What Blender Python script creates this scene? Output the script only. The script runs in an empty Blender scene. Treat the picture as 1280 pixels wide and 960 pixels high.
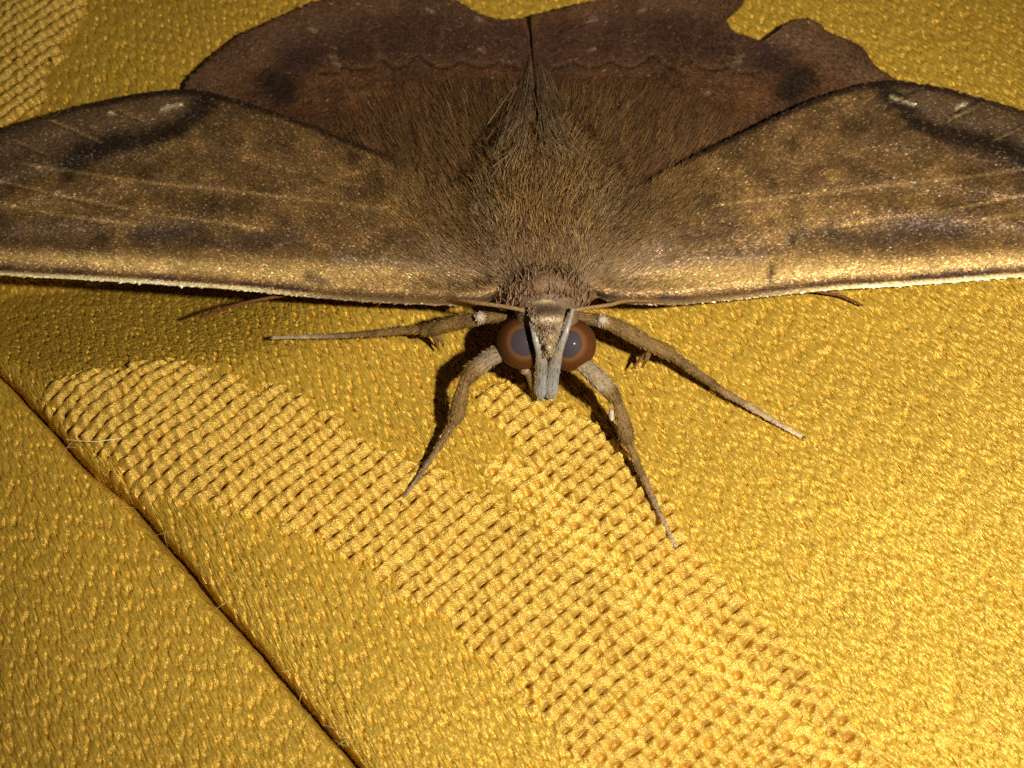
import bpy, math
import numpy as np
from mathutils import Vector, Matrix

rng = np.random.default_rng(7)
MM = 0.001                      # everything below is written in millimetres, the scene is in metres
col = bpy.context.scene.collection
scene = bpy.context.scene

# ------------------------------------------------------------------ camera
TH = math.radians(60.0)         # camera looks down by this angle
D = 65.0                        # mm from lens to the cloth in the middle of the view
FPX = D * 32.0                  # focal length in photo pixels (1280 wide)
CAM = np.array([0.0, -D * math.cos(TH), D * math.sin(TH)])
FWD = np.array([0.0, math.cos(TH), -math.sin(TH)])
RGT = np.array([1.0, 0.0, 0.0])
UPV = np.array([0.0, math.sin(TH), math.cos(TH)])

cam_d = bpy.data.cameras.new('camera')
cam = bpy.data.objects.new('camera', cam_d); col.objects.link(cam)
cam.location = Vector(CAM * MM)
cam.rotation_euler = (math.pi / 2 - TH, 0, 0)
cam_d.sensor_width = 36.0
cam_d.lens = 36.0 * FPX / 1280.0
cam_d.clip_start = 0.002
cam_d.clip_end = 5.0
cam_d.dof.use_dof = True
cam_d.dof.focus_distance = (D - 1.5) * MM
cam_d.dof.aperture_fstop = 110.0
scene.camera = cam

# ------------------------------------------------------------------ light: dark room, one phone flash
world = bpy.data.worlds.new('World'); scene.world = world; world.use_nodes = True
bg = world.node_tree.nodes['Background']
bg.inputs[0].default_value = (1.0, 0.86, 0.66, 1); bg.inputs[1].default_value = 0.022
fl = bpy.data.lights.new('flash', 'SPOT')
fl.energy = 0.36
fl.color = (1.0, 0.958, 0.87)
fl.shadow_soft_size = 1.3 * MM
fl.spot_size = math.radians(62); fl.spot_blend = 1.0
flo = bpy.data.objects.new('flash', fl); col.objects.link(flo)
FL = CAM + RGT * 23 + UPV * 3.5
flo.location = Vector(FL * MM)
flo.rotation_euler = (Vector((6.5, -1.0, 0)) - Vector(FL)).to_track_quat('-Z', 'Y').to_euler()
scene.view_settings.view_transform = 'Standard'
scene.view_settings.look = 'None'
scene.view_settings.exposure = 0.0
scene.view_settings.gamma = 1.0
scene.render.filter_size = 1.9
scene.cycles.max_bounces = 6
scene.cycles.diffuse_bounces = 2
scene.cycles.glossy_bounces = 3
scene.cycles.use_denoising = False
scene.cycles.sample_clamp_indirect = 3.0
scene.cycles.sample_clamp_direct = 6.0


# ------------------------------------------------------------------ helpers
def at(px, py, z=0.0):
    """point (mm) at height z on the line of sight through a place of the reference drawing"""
    px, py, z = np.broadcast_arrays(np.asarray(px, float), np.asarray(py, float), np.asarray(z, float))
    d = FWD + ((px - 640) / FPX)[..., None] * RGT + ((480 - py) / FPX)[..., None] * UPV
    k = (z - CAM[2]) / d[..., 2]
    return CAM + d * k[..., None]


def srgb(r, g, b):
    c = np.array([r, g, b], float) / 255.0
    return np.where(c <= 0.04045, c / 12.92, ((c + 0.055) / 1.055) ** 2.4)


def h2(i, j, seed=0):
    n = (np.asarray(i).astype(np.int64) * 374761393 + np.asarray(j).astype(np.int64) * 668265263 + seed * 1442695041) & 0xFFFFFFFF
    n = ((n ^ (n >> 13)) * 1274126177) & 0xFFFFFFFF
    n = ((n ^ (n >> 16)) * 2246822519) & 0xFFFFFFFF
    n = n ^ (n >> 15)
    return (n & 0xFFFFFF) / float(0xFFFFFF)


def vnoise(x, y, seed=0):
    xi = np.floor(x); yi = np.floor(y)
    fx = x - xi; fy = y - yi
    fx = fx * fx * (3 - 2 * fx); fy = fy * fy * (3 - 2 * fy)
    a = h2(xi, yi, seed); b = h2(xi + 1, yi, seed); c = h2(xi, yi + 1, seed); d = h2(xi + 1, yi + 1, seed)
    return (a + (b - a) * fx) * (1 - fy) + (c + (d - c) * fx) * fy


def fbm(x, y, seed=0, o=3):
    r = 0; amp = 0.5
    for k in range(o):
        r = r + amp * vnoise(x * 2 ** k, y * 2 ** k, seed + k * 11); amp *= 0.5
    return r / (1 - 0.5 ** o)


def sstep(a, b, x):
    t = np.clip((x - a) / (b - a), 0, 1)
    return t * t * (3 - 2 * t)


def dist_poly(px, py, pts):
    """distance to a polyline"""
    best = np.full(np.shape(px), 1e9)
    for (x0, y0), (x1, y1) in zip(pts[:-1], pts[1:]):
        dx, dy = x1 - x0, y1 - y0
        t = np.clip(((px - x0) * dx + (py - y0) * dy) / (dx * dx + dy * dy), 0, 1)
        best = np.minimum(best, np.hypot(px - x0 - t * dx, py - y0 - t * dy))
    return best


def inside(px, py, pts):
    r = np.zeros(np.shape(px), bool)
    n = len(pts)
    for k in range(n):
        x0, y0 = pts[k]; x1, y1 = pts[(k + 1) % n]
        if y0 == y1: continue
        c = ((y0 > py) != (y1 > py)) & (px < (x1 - x0) * (py - y0) / (y1 - y0) + x0)
        r ^= c
    return r


def sdf(px, py, pts):
    d = dist_poly(px, py, list(pts) + [pts[0]])
    return np.where(inside(px, py, pts), d, -d)


def resample(pts, n, smooth=True):
    """n points evenly spaced along a Catmull-Rom curve through pts"""
    p = np.asarray(pts, float)
    if smooth and len(p) > 2:
        q = np.vstack([2 * p[0] - p[1], p, 2 * p[-1] - p[-2]])
        t = np.linspace(0, 1, 12, endpoint=False)[:, None]
        out = []
        for k in range(len(p) - 1):
            a, b, c, d = q[k], q[k + 1], q[k + 2], q[k + 3]
            out.append(0.5 * (2 * b + (c - a) * t + (2 * a - 5 * b + 4 * c - d) * t ** 2 + (3 * b - a - 3 * c + d) * t ** 3))
        p = np.vstack(out + [p[-1:]])
    s = np.concatenate([[0], np.cumsum(np.linalg.norm(np.diff(p, axis=0), axis=1))])
    u = np.linspace(0, s[-1], n)
    return np.stack([np.interp(u, s, p[:, k]) for k in range(p.shape[1])], 1)


def mesh(name, v, f, mat, parent=None, color=None, smooth=True, attrs=None, loc=None):
    """one mesh object; v in mm, f an (n,3|4) array or a list of such arrays"""
    v = np.asarray(v, float)
    if parent is not None:
        v = v - np.array(parent['_origin'])
    if loc is not None:
        v = v - np.asarray(loc)
    fs = f if isinstance(f, list) else [f]
    fs = [np.asarray(a, np.int32) for a in fs if len(a)]
    me = bpy.data.meshes.new(name)
    me.vertices.add(len(v)); me.vertices.foreach_set('co', (v * MM).astype(np.float32).ravel())
    nl = sum(a.size for a in fs)
    me.loops.add(nl); me.loops.foreach_set('vertex_index', np.concatenate([a.ravel() for a in fs]))
    tot = np.concatenate([np.full(len(a), a.shape[1], np.int32) for a in fs])
    st = np.concatenate([[0], np.cumsum(tot)[:-1]]).astype(np.int32)
    me.polygons.add(len(tot)); me.polygons.foreach_set('loop_start', st); me.polygons.foreach_set('loop_total', tot)
    me.polygons.foreach_set('use_smooth', np.full(len(tot), smooth))
    me.update(calc_edges=True)
    if color is not None:
        ca = me.color_attributes.new('pigment', 'FLOAT_COLOR', 'POINT')
        c = np.ones((len(v), 4), np.float32); c[:, :3] = color
        ca.data.foreach_set('color', c.ravel())
    for k, a in (attrs or {}).items():
        at_ = me.attributes.new(k, 'FLOAT', 'POINT'); at_.data.foreach_set('value', np.asarray(a, np.float32))
    me.materials.append(mat)
    o = bpy.data.objects.new(name, me); col.objects.link(o)
    if loc is not None:
        o.location = Vector(np.asarray(loc) * MM)
    if parent is not None:
        o.parent = parent
        o['_origin'] = parent['_origin']
    return o


def grid_faces(nu, nv, closed_v=False):
    i = np.arange(nu - 1)[:, None]; j = np.arange(nv if closed_v else nv - 1)[None, :]
    jn = (j + 1) % nv
    return np.stack([i * nv + j, (i + 1) * nv + j, (i + 1) * nv + jn, i * nv + jn], -1).reshape(-1, 4)


def tube(path, rad, n=10, squash=1.0, caps=True, up=(0, 0, 1)):
    """closed tube along a path (mm), per-point radii"""
    p = np.asarray(path, float); m = len(p)
    t = np.gradient(p, axis=0); t /= np.linalg.norm(t, axis=1)[:, None]
    upv = np.asarray(up, float)
    sx = np.cross(t, upv); sx /= np.linalg.norm(sx, axis=1)[:, None] + 1e-9
    sy = np.cross(sx, t)
    a = np.linspace(0, 2 * np.pi, n, endpoint=False)
    r = np.broadcast_to(np.asarray(rad, float), (m,))[:, None, None]
    v = p[:, None, :] + r * (np.cos(a)[None, :, None] * sx[:, None, :] + squash * np.sin(a)[None, :, None] * sy[:, None, :])
    v = v.reshape(-1, 3)
    f = [grid_faces(m, n, True)]
    if caps:
        b = len(v)
        v = np.vstack([v, p[:1] - t[:1] * r[0, 0] * 0.5, p[-1:] + t[-1:] * r[-1, 0] * 0.5])
        j = np.arange(n); jn = (j + 1) % n
        f.append(np.stack([np.full(n, b), j, jn], 1))
        f.append(np.stack([np.full(n, b + 1), (m - 1) * n + jn, (m - 1) * n + j], 1))
    return v, f


def merge(parts):
    """join (v, [faces], color) tuples"""
    vs, q3, q4, cs = [], [], [], []
    off = 0
    for v, f, c in parts:
        vs.append(v); cs.append(np.broadcast_to(c, v.shape))
        for a in (f if isinstance(f, list) else [f]):
            (q3 if a.shape[1] == 3 else q4).append(np.asarray(a) + off)
        off += len(v)
    fs = ([np.vstack(q4)] if q4 else []) + ([np.vstack(q3)] if q3 else [])
    return np.vstack(vs), fs, np.vstack(cs)


def strands(root, d, length, rad, bend, seg=3):
    """many tapering three-sided hairs as one mesh"""
    n = len(root)
    d = d / np.linalg.norm(d, axis=1)[:, None]
    ref = rng.normal(size=(n, 3))
    sx = np.cross(d, ref); sx /= np.linalg.norm(sx, axis=1)[:, None] + 1e-9
    sy = np.cross(d, sx)
    rings = []
    for k in range(seg):
        s = k / seg
        c = root + d * (length * s)[:, None] + bend * (s * s)
        r = rad * (1 - 0.75 * s)
        for a in (0, 2.094, 4.189):
            rings.append(c + r[:, None] * (math.cos(a) * sx + math.sin(a) * sy))
    rings.append(root + d * length[:, None] + bend)
    per = 3 * seg + 1
    v = np.stack(rings, 1).reshape(-1, 3)
    q, t = [], []
    for k in range(seg - 1):
        for a in range(3):
            b = (a + 1) % 3
            q.append([k * 3 + a, k * 3 + b, k * 3 + 3 + b, k * 3 + 3 + a])
    for a in range(3):
        t.append([(seg - 1) * 3 + a, (seg - 1) * 3 + (a + 1) % 3, 3 * seg])
    base = (np.arange(n) * per)[:, None, None]
    return v, [(np.array(q)[None] + base).reshape(-1, 4), (np.array(t)[None] + base).reshape(-1, 3)], per


# ------------------------------------------------------------------ materials
def new_mat(name):
    m = bpy.data.materials.new(name); m.use_nodes = True
    nt = m.node_tree; b = nt.nodes['Principled BSDF']
    return m, nt, b


def N(nt, t, **kw):
    n = nt.nodes.new(t)
    for k, v in kw.items(): setattr(n, k, v)
    return n


def pigment_mat(name, rough=0.5, spec=0.35, sheen=0.0, grain=1.0, grain_scale=14.0, bump=0.02, coat=0.0, metal=0.0, stretch=(1, 1, 1)):
    m, nt, b = new_mat(name)
    at_ = N(nt, 'ShaderNodeAttribute'); at_.attribute_name = 'pigment'
    tc = N(nt, 'ShaderNodeTexCoord'); mp = N(nt, 'ShaderNodeMapping')
    mp.inputs['Scale'].default_value = [1000 * s for s in stretch]
    nt.links.new(tc.outputs['Object'], mp.inputs[0])
    nz = N(nt, 'ShaderNodeTexNoise'); nz.inputs['Scale'].default_value = grain_scale; nz.inputs['Detail'].default_value = 4
    nt.links.new(mp.outputs[0], nz.inputs['Vector'])
    mr = N(nt, 'ShaderNodeMapRange'); mr.inputs[1].default_value = 0.3; mr.inputs[2].default_value = 0.7
    mr.inputs[3].default_value = 1 - 0.45 * grain; mr.inputs[4].default_value = 1 + 0.45 * grain
    nt.links.new(nz.outputs[0], mr.inputs[0])
    mx = N(nt, 'ShaderNodeVectorMath', operation='SCALE')
    nt.links.new(at_.outputs['Color'], mx.inputs[0]); nt.links.new(mr.outputs[0], mx.inputs['Scale'])
    nt.links.new(mx.outputs[0], b.inputs['Base Color'])
    bp = N(nt, 'ShaderNodeBump'); bp.inputs['Strength'].default_value = 1.0; bp.inputs['Distance'].default_value = bump * MM
    nt.links.new(nz.outputs[0], bp.inputs['Height']); nt.links.new(bp.outputs[0], b.inputs['Normal'])
    b.inputs['Roughness'].default_value = rough
    b.inputs['Specular IOR Level'].default_value = spec
    b.inputs['Sheen Weight'].default_value = sheen
    b.inputs['Coat Weight'].default_value = coat
    b.inputs['Coat Roughness'].default_value = 0.08
    b.inputs['Metallic'].default_value = metal
    return m


M_WING = pigment_mat('wing_membrane', 0.6, 0.25, grain=0.7, grain_scale=9, bump=0.03)
M_SCALE = pigment_mat('wing_scale', 0.45, 0.28, grain=0.3, grain_scale=20, bump=0.0, metal=0.25)
M_FUR = pigment_mat('moth_hair', 0.45, 0.28, grain=0.15, grain_scale=20, bump=0.0)
M_BODY = pigment_mat('moth_body', 0.6, 0.3, grain=0.8, grain_scale=8, bump=0.04)
M_LEG = pigment_mat('moth_leg', 0.6, 0.18, grain=0.8, grain_scale=10, bump=0.05)
M_FACE = pigment_mat('moth_face', 0.5, 0.4, grain=0.5, grain_scale=9, bump=0.03)
M_PALP = pigment_mat('moth_palp', 0.38, 0.5, grain=0.4, grain_scale=9, bump=0.02)
M_EYE = pigment_mat('moth_eye', 0.6, 0.10, grain=0.3, grain_scale=24, bump=0.010, coat=0.10)
M_GLINT_BALL = pigment_mat('moth_glint_ball', 0.22, 0.9, grain=0.1, grain_scale=9, bump=0.0, coat=1.0)


def cloth_material():
    m, nt, b = new_mat('gold_brocade')
    tc = N(nt, 'ShaderNodeTexCoord')
    # fibres run along the yarns: one noise stretched along the warp, one along the weft
    def fib(rot, sc, sx, sy):
        mp0 = N(nt, 'ShaderNodeVectorRotate', rotation_type='Z_AXIS'); mp0.inputs['Angle'].default_value = rot
        nt.links.new(tc.outputs['Object'], mp0.inputs[0])
        mp = N(nt, 'ShaderNodeMapping'); mp.inputs['Scale'].default_value = (1000 * sx, 1000 * sy, 1000)
        nt.links.new(mp0.outputs[0], mp.inputs[0])
        nz = N(nt, 'ShaderNodeTexNoise'); nz.inputs['Scale'].default_value = sc; nz.inputs['Detail'].default_value = 3
        nz.inputs['Roughness'].default_value = 0.6
        nt.links.new(mp.outputs[0], nz.inputs['Vector'])
        return nz
    n1 = fib(math.radians(46 + 14), 15.0, 0.22, 1.0)     # twisted fibres on warp floats
    n2 = fib(math.radians(-44 + 20), 16.0, 0.35, 1.0)
    n3 = fib(math.radians(46 + 12), 9.5, 0.17, 1.0)     # whole floats lying a little askew
    n3.inputs['Detail'].default_value = 1.5
    wa = N(nt, 'ShaderNodeAttribute'); wa.attribute_name = 'waffle'
    mix = N(nt, 'ShaderNodeMix', data_type='FLOAT')
    nt.links.new(wa.outputs['Fac'], mix.inputs[0]); nt.links.new(n1.outputs[0], mix.inputs[2]); nt.links.new(n2.outputs[0], mix.inputs[3])
    bp = N(nt, 'ShaderNodeBump'); bp.inputs['Strength'].default_value = 1.0; bp.inputs['Distance'].default_value = 0.085 * MM
    fade = N(nt, 'ShaderNodeMath', operation='SUBTRACT'); fade.inputs[0].default_value = 1.0
    nt.links.new(wa.outputs['Fac'], fade.inputs[1])
    mul = N(nt, 'ShaderNodeMath', operation='MULTIPLY'); nt.links.new(fade.outputs[0], mul.inputs[0]); nt.links.new(n3.outputs[0], mul.inputs[1])
    m2 = N(nt, 'ShaderNodeMath', operation='MULTIPLY_ADD'); m2.inputs[1].default_value = 2.0
    nt.links.new(mul.outputs[0], m2.inputs[0]); nt.links.new(mix.outputs[0], m2.inputs[2])
    nt.links.new(m2.outputs[0], bp.inputs['Height']); nt.links.new(bp.outputs[0], b.inputs['Normal'])
    pg = N(nt, 'ShaderNodeAttribute'); pg.attribute_name = 'pigment'
    mr = N(nt, 'ShaderNodeMapRange'); mr.inputs[1].default_value = 0.3; mr.inputs[2].default_value = 0.7
    mr.inputs[3].default_value = 0.78; mr.inputs[4].default_value = 1.2
    nt.links.new(mix.outputs[0], mr.inputs[0])
    mx = N(nt, 'ShaderNodeVectorMath', operation='SCALE')
    nt.links.new(pg.outputs['Color'], mx.inputs[0]); nt.links.new(mr.outputs[0], mx.inputs['Scale'])
    nt.links.new(mx.outputs[0], b.inputs['Base Color'])
    b.inputs['Roughness'].default_value = 0.36
    b.inputs['Metallic'].default_value = 0.45
    b.inputs['Specular IOR Level'].default_value = 0.8
    b.inputs['Specular Tint'].default_value = (1.0, 0.96, 0.80, 1)
    return m


M_CLOTH = cloth_material()

# ------------------------------------------------------------------ cloth
W1 = [(45, 482), (100, 454), (200, 448), (290, 475), (355, 492), (410, 528), (480, 562), (558, 590), (595, 611), (652, 653), (720, 700),
      (830, 795), (950, 895), (1040, 972), (1100, 1025), (1250, 1150), (900, 1150), (730, 950), (636, 845), (609, 823), (520, 755), (448, 698),
      (365, 661), (292, 640), (245, 635), (156, 599), (83, 531), (45, 492)]
W2 = [(595, 491), (636, 470), (688, 500), (740, 528), (792, 569), (839, 632), (860, 679), (912, 736), (980, 798), (1042, 877), (1100, 945),
      (1160, 1010), (1300, 1150), (1240, 1150), (1110, 985), (1068, 944), (949, 845), (845, 757), (792, 705), (714, 627), (652, 559), (595, 502)]
W3 = [(-160, -160), (130, -160), (118, -40), (105, 10), (85, 45), (65, 85), (62, 120), (20, 150), (-160, 200)]
FOLD = [(-160, 300), (-60, 392), (0, 452), (30, 485), (62, 517), (85, 545), (110, 572), (140, 594), (165, 614), (200, 655), (230, 690), (262, 730), (300, 775), (330, 806),
        (360, 845), (385, 875), (412, 906), (460, 960), (520, 1030), (640, 1160)]


def satin(s, t, w, L, dip, seed, step=0.4, prof=0.05, arch=0.05, sl=0.20, sw=0.55, tw=0.25):
    """warp-faced weave: flat yarn floats with open slits where a float ends (s across, t along the yarns)"""
    s = s + 0.10 * (vnoise(s * 1.1, t * 0.8, seed) - 0.5) + 0.05 * (vnoise(s * 3.3, t * 2.0, seed + 5) - 0.5)
    t = t + 0.22 * (vnoise(s * 1.3, t * 1.0, seed + 6) - 0.5)
    i = np.floor(s / w); x = (s / w - i) * 2 - 1
    out = np.zeros_like(s); cut = np.zeros_like(s)
    ph = t / L + i * step + 0.55 * (h2(i, 0, seed + 1) - 0.5)
    k = np.floor(ph); f = ph - k
    j1 = h2(i, k, seed + 2); j2 = h2(i, k, seed + 3)
    p = np.sqrt(np.clip(1 - x ** 2 * 0.97, 0.0, 1))
    out = prof * p * (0.7 + 0.6 * j1) + arch * (1 - ((f - 0.5 + 0.25 * (j1 - 0.5)) / 0.55) ** 2) * p * (0.4 + 1.0 * j2)
    for di in (-1, 0, 1):
        ii = i + di
        xx = (s / w - ii) * 2 - 1
        ph = t / L + ii * step + 0.55 * (h2(ii, 0, seed + 1) - 0.5)
        kk = np.round(ph); e = (ph - kk) * L
        r1 = h2(ii, kk, seed + 8); r2 = h2(ii, kk, seed + 9); r3 = h2(ii, kk, seed + 10)
        xx = xx * w * 0.5 + e * tw * (0.4 + 1.2 * r3) + 0.03 * (r2 - 0.5)
        g = np.exp(-((xx / (sw * w * 0.5 * (0.7 + 0.6 * r3))) ** 2 + (e / (sl * (0.6 + 0.8 * r1))) ** 2) ** 2.2)
        cut = np.maximum(cut, g * (0.35 + 0.9 * r2))
    return out - dip * cut


def waffle(s, t, seed, pa=0.64, pb=0.54, ku=1.0, kv=1.0, depth=0.38, relief=1.0):
    s = s + 0.20 * (vnoise(s * 0.9, t * 0.9, seed) - 0.5) + 0.10 * (vnoise(s * 2.6, t * 2.6, seed + 4) - 0.5)
    t = t + 0.20 * (vnoise(s * 0.9, t * 0.9, seed + 7) - 0.5) + 0.10 * (vnoise(s * 2.6, t * 2.6, seed + 8) - 0.5)
    v = t / pb
    # cords along s, low relief, with beads
    jc = np.floor(v); x = (v - jc - 0.5) * 2
    cord = np.sqrt(np.clip(1 - (x * 0.98) ** 2, 0, 1))
    uc = s / pa - 0.42 * (jc + 0.5)
    bead = 0.5 + 0.5 * np.cos(2 * np.pi * (uc - 0.02))
    amp = 0.75 + 0.5 * h2(np.floor(uc + 0.5), jc, seed + 2)
    h = 0.16 * cord * amp + 0.14 * bead * cord * amp
    # deep round pits between the cords
    pit = np.zeros_like(s)
    for dj in (0, 1):
        jb = jc + dj
        ub = s / pa - 0.42 * jb - 0.29
        kb = np.round(ub)
        r1 = h2(kb, jb, seed + 3); r2 = h2(kb, jb, seed + 5); r3 = h2(kb, jb, seed + 6)
        du = (ub - kb) * pa + 0.08 * (r1 - 0.5); dv = (v - jb) * pb + 0.08 * (r2 - 0.5)
        e2 = (du / (ku * (0.128 + 0.055 * r3))) ** 2 + (dv / (kv * (0.112 + 0.045 * r2))) ** 2
        pit = np.maximum(pit, np.exp(-e2 ** 1.6) * (0.6 + 0.6 * r1))
    return h * relief - depth * pit + 0.03 * vnoise(s * 6, t * 6, seed + 12)


def cloth_base(px, py):
    """broad lie of the cloth: the roll down to the tuck and slow undulations (mm), and the side of the tuck"""
    fx = np.interp(py, [p[1] for p in FOLD], [p[0] for p in FOLD])
    fx = fx + 3 * (vnoise(py / 37.0, py * 0, 91) - 0.5) + 1.6 * (vnoise(py / 9.0, py * 0, 92) - 0.5)
    side = px - fx
    d = side * 0.70 / 32.0                             # mm from the tuck
    R = np.interp(py, [200, 380, 500, 700, 960, 1160], [5.5, 5.0, 3.6, 2.2, 1.7, 1.6])
    H = np.interp(py, [200, 380, 500, 700, 960, 1160], [2.3, 2.0, 1.4, 0.85, 0.7, 0.7])
    q = np.clip(1 - d / R, 0, 1)
    up = H * (np.sqrt(np.clip(1 - q * q, 0, 1)) - 1)
    low = -H * 0.80 + 0.10 * np.clip(-d / 6, 0, 1) * H - 1.1 * np.exp(-(np.clip(-d, 0, 9) / np.interp(py, [400, 520, 640, 800, 1000], [0.15, 0.2, 0.30, 0.25, 0.22])) ** 2)
    z = np.where(d > 0, up, low)
    # hollow under the left wing, shaped to face away from the flash and darken
    q = 458 - py - 0.06 * (px - 150)
    q = np.log1p(np.exp(np.clip(q / 9, -30, 30))) * 9
    z = z - 0.025 * np.minimum(q, 170) * sstep(520, 200, px) * sstep(-0.5, 1.5, d) * sstep(150, 290, py)
    z = z + 0.35 * (fbm(px / 330.0, py / 300.0, 61, 2) - 0.5) * sstep(0, 4, np.abs(d))
    return z, d


def weave(px, py, x, y, d):
    a = math.radians(44)
    ca, sa = math.cos(a), math.sin(a)
    wob = 0.5 * (vnoise(x / 7, y / 7, 3) - 0.5)
    s = ca * x + sa * y + wob; t = sa * x - ca * y
    n = 7 * (vnoise(x * 1.6, y * 1.6, 21) - 0.5) + 16 * (h2(np.floor(s / 0.64), np.floor(t / 0.54), 22) - 0.5)
    m1 = sdf(px + n, py - n, W1); m2 = sdf(px + n, py + n, W2); m3 = sdf(px + n, py, W3)
    low = d < 0
    wf = sstep(-3, 3, np.maximum(np.maximum(m1, m2), m3)) * (~low)
    # between the two waffle panels: yarns with long open slits
    band = sstep(-4, 6, sdf(px + n, py - n, [(600, 585), (652, 560), (714, 628), (792, 705), (845, 757), (949, 845), (1068, 944), (1200, 1100), (1180, 1130),
                                      (1040, 972), (950, 895), (830, 795), (720, 700), (680, 672)])) * (1 - wf)
    hs = satin(s, t, 0.17, 1.0, 0.17, 31, arch=0.012, prof=0.035, sw=0.45, sl=0.17, tw=0.2)
    a2 = math.radians(38)
    s2 = math.cos(a2) * x + math.sin(a2) * y + wob; t2 = math.sin(a2) * x - math.cos(a2) * y
    hs2 = satin(s2, t2, 0.19, 0.9, 0.11, 57, arch=0.03, prof=0.04, sw=0.5, sl=0.16, tw=0.3)
    hb = waffle(s, t, 41, ku=0.72, kv=1.25, depth=0.34, relief=0.5)
    hw = waffle(s, t, 41)
    top = (py < 330)
    hs = np.where(low | top, hs2, hs)
    h = hs * (1 - band) + hb * band
    h = h * (1 - wf) + hw * wf
    return h, np.clip(wf + 0.8 * band, 0, 1)


def cloth_patch(xs, ys, fine=True):
    px, py = np.meshgrid(xs, ys)
    g = at(px, py, 0.0)
    z, d = cloth_base(px, py)
    h, wf = weave(px, py, g[..., 0], g[..., 1], d)
    g[..., 2] = z + h
    return g, wf, px, py


STEP = 1.4
xs = np.arange(-110, 1391, STEP); ys = np.arange(-110, 1071, STEP)[::-1]
g, wf, cpx, cpy = cloth_patch(xs, ys)
tint = 0.92 + 0.16 * fbm(g[..., 0] / 3, g[..., 1] / 3, 15)
GOLD = np.array([0.685, 0.413, 0.047])
cc = GOLD[None, None] * tint[..., None]
cc = cc * (1 + wf[..., None] * np.array([-0.02, 0.0, 0.35]))
cloth = mesh('cloth', g.reshape(-1, 3), grid_faces(len(ys), len(xs))[:, ::-1], M_CLOTH, color=cc.reshape(-1, 3), attrs={'waffle': wf.ravel()})
cloth['kind'] = 'structure'
cloth['label'] = 'gold brocade cloth with satin and waffle weave and a dark tuck'
cloth['_origin'] = (0.0, 0.0, 0.0)
del g, wf, cc

# the same cloth going on beyond the picture, in a coarser sheet
def surround():
    gx = np.concatenate([np.arange(-900, -110, 16.0), np.linspace(-110, 1390, 90), np.arange(1406, 2200, 16.0)])
    gy = np.concatenate([np.arange(-620, -110, 12.0), np.linspace(-110, 1069, 70), np.arange(1082, 1600, 12.0)])[::-1]
    px, py = np.meshgrid(gx, gy)
    g = at(px, py, 0.0); z, d = cloth_base(px, np.clip(py, -160, 1160)); g[..., 2] = z
    f = grid_faces(len(gy), len(gx))
    fx = px.ravel()[f].mean(1); fy = py.ravel()[f].mean(1)
    keep = ~((fx > -110) & (fx < 1389) & (fy > -110) & (fy < 1068))
    c = np.broadcast_to(GOLD, (px.size, 3))
    o = mesh('cloth_surround', g.reshape(-1, 3), f[keep][:, ::-1], M_CLOTH, parent=cloth, color=c, attrs={'waffle': np.zeros(px.size)})
    return o
surround()


def cloth_z(px, py):
    z, d = cloth_base(np.asarray(px, float), np.asarray(py, float))
    return z


# stray fibres standing up from the yarns
def fuzz():
    n = 380
    px = rng.uniform(-60, 1340, n); py = rng.uniform(380, 1020, n)
    k = rng.random(n) < 0.10
    t = rng.random(n)
    fp = resample(FOLD, 400, False)
    idx = (t * 399).astype(int)
    px = np.where(k, fp[idx, 0] + rng.uniform(2, 8, n), px); py = np.where(k, fp[idx, 1], py)
    p = at(px, py, 0.0); p[:, 2] = cloth_z(px, py) + 0.12
    ang = rng.uniform(0, 2 * np.pi, n)
    d = np.stack([np.cos(ang), np.sin(ang), rng.uniform(0.1, 0.6, n)], 1)
    ln = rng.uniform(0.35, 1.0, n)
    bend = rng.normal(size=(n, 3)) * ln[:, None] * 0.35; bend[:, 2] = -np.abs(bend[:, 2]) * 0.5
    v, f, per = strands(p, d, ln, np.full(n, 0.0085), bend, 4)
    o = mesh('stray_fibers', v, f, M_FUR, parent=cloth, color=np.broadcast_to([0.8, 0.6, 0.2], v.shape))
    o['kind'] = 'stuff'
fuzz()

# ------------------------------------------------------------------ moth
mo = bpy.data.objects.new('moth', None); col.objects.link(mo)
mbase = at(683, 380, 0.0)
mo.location = Vector(mbase * MM); mo.empty_display_size = 0.005
mo['_origin'] = tuple(mbase)
mo['label'] = 'brown moth with spread wings, dark brown eyes and furry back on gold cloth'
mo['category'] = 'moth'

# ---- wing patterns (pigment, plus edge shadow in the forewing fringe), in the flat drawing coordinates of the wings
def gl(px, py, pts, w):
    return np.exp(-(dist_poly(px, py, pts) / w) ** 2)


def lerp(c, k, col_):
    return c * (1 - k[..., None]) + np.asarray(col_) * k[..., None]


FW_BASE = np.array([0.148, 0.078, 0.028])
OLIVE = np.array([0.190, 0.104, 0.034])
GREYB = np.array([0.125, 0.074, 0.042])
DARK = np.array([0.038, 0.022, 0.012])
TAN = np.array([0.48, 0.30, 0.11])
CREAM = np.array([0.62, 0.50, 0.30])
VIOLET = np.array([0.080, 0.047, 0.031])
RED = np.array([0.122, 0.056, 0.024])
PURP = np.array([0.086, 0.041, 0.027])


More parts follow.
